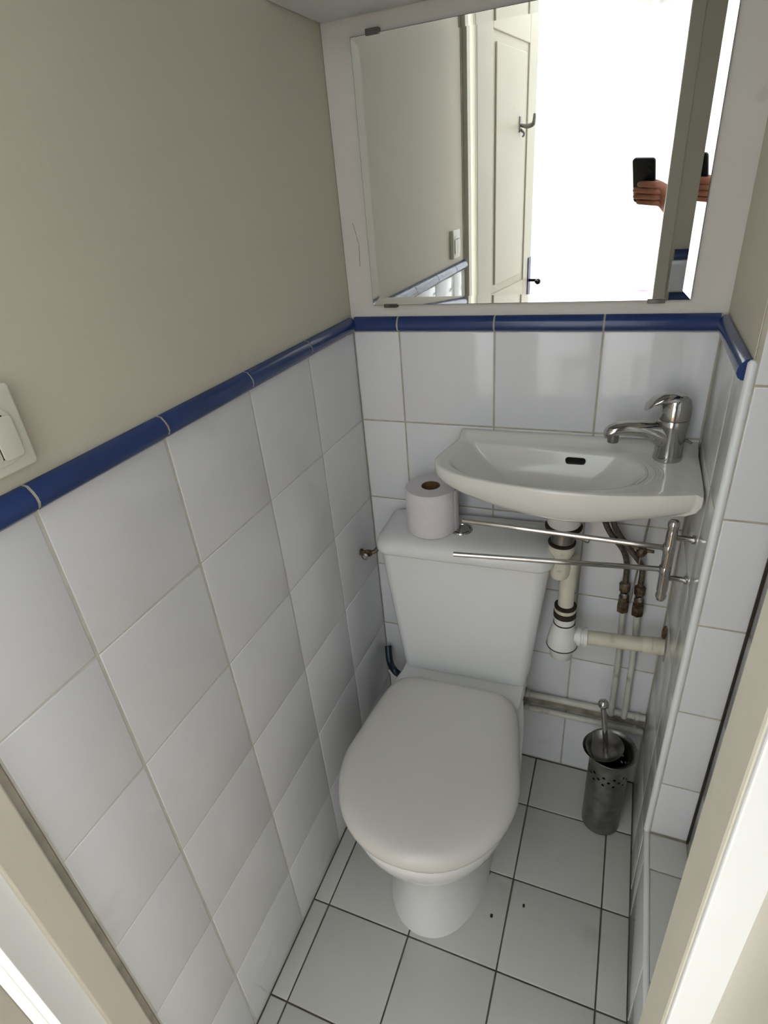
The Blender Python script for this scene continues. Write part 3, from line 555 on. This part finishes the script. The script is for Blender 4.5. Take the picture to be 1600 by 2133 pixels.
# ------------------------------------------------------------------ paper lamp in the hall
lm = emp('pendant_lamp', (0.453, -2.2, 2.6), 'white crumpled paper pendant lampshade in the bright hall, seen in the mirror', 'lamp')
bm = bmesh.new(); bmesh.ops.create_icosphere(bm, subdivisions=4, radius=0.14)
for v in bm.verts:
    d = v.co.normalized(); v.co = d*(0.14+0.03*noise.noise(d*5)+0.012*noise.noise(d*14)); v.co.z *= 0.8; v.co += Vector((0.453, -2.2, 2.135))
fin(bm, 'shade', M_['lampshade'], lm, False)
tubeo('cord', M_['paint_white'], [(0.453, -2.2, 2.22), (0.453, -2.2, 2.6)], 0.004, lm, 8)
ht = emp('side_table', (0.62, -2.5, 0), 'white side table at the far wall of the bright hall, seen in the mirror', 'table')
bxo('table_top', M_['paint_white'], (0.30, 1.10, -2.69, -2.42, 0.80, 0.825), ht, bev=0.003)
for lx in (0.33, 1.03):
    for ly in (-2.67, -2.48): bxo('leg', M_['paint_white'], (lx, lx+0.04, ly, ly+0.04, 0, 0.80), ht)
bm = bmesh.new(); rings(bm, [rrect(0.66, -2.54, 0.09+0.01*k, 0.06, 0.02, 0.8255+0.012*k, 4) for k in range(3)]); tag(fin(bm, 'folded_cloth', M_['cloth'], None, True), 'folded pink and white cloth lying on the white hall table', 'cloth')
# ------------------------------------------------------------------ phone and the hand that holds it (seen in the mirror)
def cf(r, u, f): return CAM+RT*r+UP*u+FW*f         # frame of the held phone
ph = emp('smartphone', cf(-0.02, -0.06, -0.012), 'black smartphone held up in the doorway, seen in the mirror', 'phone')
PM = Matrix(((RT.x, UP.x, FW.x, CAM.x), (RT.y, UP.y, FW.y, CAM.y), (RT.z, UP.z, FW.z, CAM.z), (0, 0, 0, 1)))
bm = bmesh.new()
def prr(f, i): return [PM @ Vector((p.x, p.y, f)) for p in rrect(-0.019, -0.058, 0.036-i, 0.0735-i, 0.010-i, 0, 6)]
rings(bm, [prr(-0.0120, 0.001), prr(-0.0115, 0.0), prr(-0.0050, 0.0), prr(-0.0042, 0.001)]); fin(bm, 'case', M_['black'], ph, True, 40)
for du in (0.0, -0.022):
    bm = bmesh.new(); lathe(bm, [(0.0075, -0.0042), (0.0075, -0.0022), (0.006, -0.0020)], (0, 0, 0), (0, 0, 1), 20)
    for v in bm.verts: v.co = PM @ Vector((v.co.x, v.co.y+du, v.co.z))
    fin(bm, 'camera_lens', M_['black'], ph, True)
pe = emp('person', cf(0.10, -0.14, -0.02), 'hand and forearm of a person holding up the black phone, seen in the mirror', 'person')
def skin_mesh(name, chains, m, parent, sub=2):
    """chains: list of [(point, radius)...] joined when the first point is an (chain, index) reference"""
    verts, edges, rad = [], [], []
    for ch in chains:
        prev = None
        for it in ch:
            if isinstance(it, int): prev = it; continue
            verts.append(it[0]); rad.append(it[1]); i = len(verts)-1
            if prev is not None: edges.append((prev, i))
            prev = i
    me = bpy.data.meshes.new(name); me.from_pydata([tuple(v) for v in verts], edges, []); me.materials.append(m)
    o = bpy.data.objects.new(name, me); C.objects.link(o)
    sk = o.modifiers.new('skin', 'SKIN'); sk.use_smooth_shade = True
    for i, r in enumerate(rad): me.skin_vertices[0].data[i].radius = (r, r) if not hasattr(r, '__len__') else r
    me.skin_vertices[0].data[0].use_root = True
    sb = o.modifiers.new('sub', 'SUBSURF'); sb.levels = sub; sb.render_levels = sub
    bpy.context.view_layer.update()
    dg = bpy.context.evaluated_depsgraph_get(); me2 = bpy.data.meshes.new_from_object(o.evaluated_get(dg)); me2.materials.clear(); me2.materials.append(m)
    me2.polygons.foreach_set('use_smooth', [True]*len(me2.polygons))
    bpy.data.objects.remove(o); o = bpy.data.objects.new(name, me2); C.objects.link(o)
    o.parent = parent; o.matrix_parent_inverse = parent.matrix_basis.inverted(); return o
# forearm -> wrist -> palm, then four fingers curled over the back of the phone and the thumb in front of the screen
EL = Vector((0.90, -1.36, 1.16)); WR = cf(0.110, -0.200, -0.040); PA = cf(0.058, -0.136, -0.024); KN = cf(0.034, -0.098, -0.012)
ch = [[(EL, 0.044), (EL.lerp(WR, .35), 0.042), (EL.lerp(WR, .75), 0.036), (WR, 0.036), (PA, 0.036)]]
fing = [(-0.060, 0.0105, -0.034), (-0.080, 0.0108, -0.050), (-0.101, 0.0105, -0.050), (-0.121, 0.0095, -0.040)]
for u, r, tip in fing:
    ch.append([4, (cf(0.032, u-0.010, -0.010), r*1.25), (cf(0.024, u-0.002, 0.006), r*1.05), (cf(-0.006, u+0.002, 0.010), r), (cf(tip, u, 0.008), r*0.82)])
ch.append([4, (cf(0.040, -0.095, -0.030), 0.014), (cf(0.020, -0.080, -0.028), 0.0115), (cf(-0.004, -0.070, -0.024), 0.0095)])
hd = skin_mesh('hand', ch, M_['skin'], pe)
slv = tubeo('sleeve', M_['sleeve'], [EL+(EL-WR)*0.9+Vector((0, 0, 0.02)), EL+(EL-WR)*0.3, EL.lerp(WR, .12)], [0.07, 0.06, 0.052], pe, 20, 4)
# ------------------------------------------------------------------ specks of dirt on the floor, wall cracks
for k, (x, y, r) in enumerate(((0.379, -0.357, 0.0042), (0.470, -0.405, 0.0030), (0.405, -0.450, 0.0032))):
    lab = ['black speck of dirt on the floor at the right side of the pan foot', 'dark speck on the floor tile, farther right of the pan', 'dark smudge on the floor tile just in front of the other specks'][k]
    bm = bmesh.new(); bmesh.ops.create_icosphere(bm, subdivisions=2, radius=r)
    for v in bm.verts: v.co = Vector((v.co.x*(1+0.3*noise.noise(v.co*400)), v.co.y*1.5, v.co.z*0.3+0.0004))+Vector((x, y, 0))
    tag(fin(bm, 'dirt_speck', M_['rubber'], None, True), lab, 'dirt', 'dirt specks on the floor')
def crack(pts, parent, w=0.0006):
    bm = bmesh.new(); P = []
    for i in range(len(pts)-1):
        a, b = Vector(pts[i]), Vector(pts[i+1])
        for k in range(5): P.append(a.lerp(b, k/5)+Vector([noise.noise(Vector((i*3.1+k, j*7.7, 1)))*0.003 for j in range(3)])*Vector((1, 1, 1)).length*0.5)
    P.append(Vector(pts[-1])); tube(bm, P, w, 5)
    return fin(bm, 'crack', M_['limescale'], parent)
crack([(0.021, 0.0047, 1.41), (0.030, 0.0047, 1.37), (0.028, 0.0047, 1.33)], wb)
crack([(WD+0.0047, -0.03, 1.60), (WD+0.0047, -0.08, 1.61), (WD+0.0047, -0.15, 1.59)], wr)
crack([(WD+0.0047, -0.05, 1.67), (WD+0.0047, -0.09, 1.70), (WD+0.0047, -0.14, 1.69)], wr)
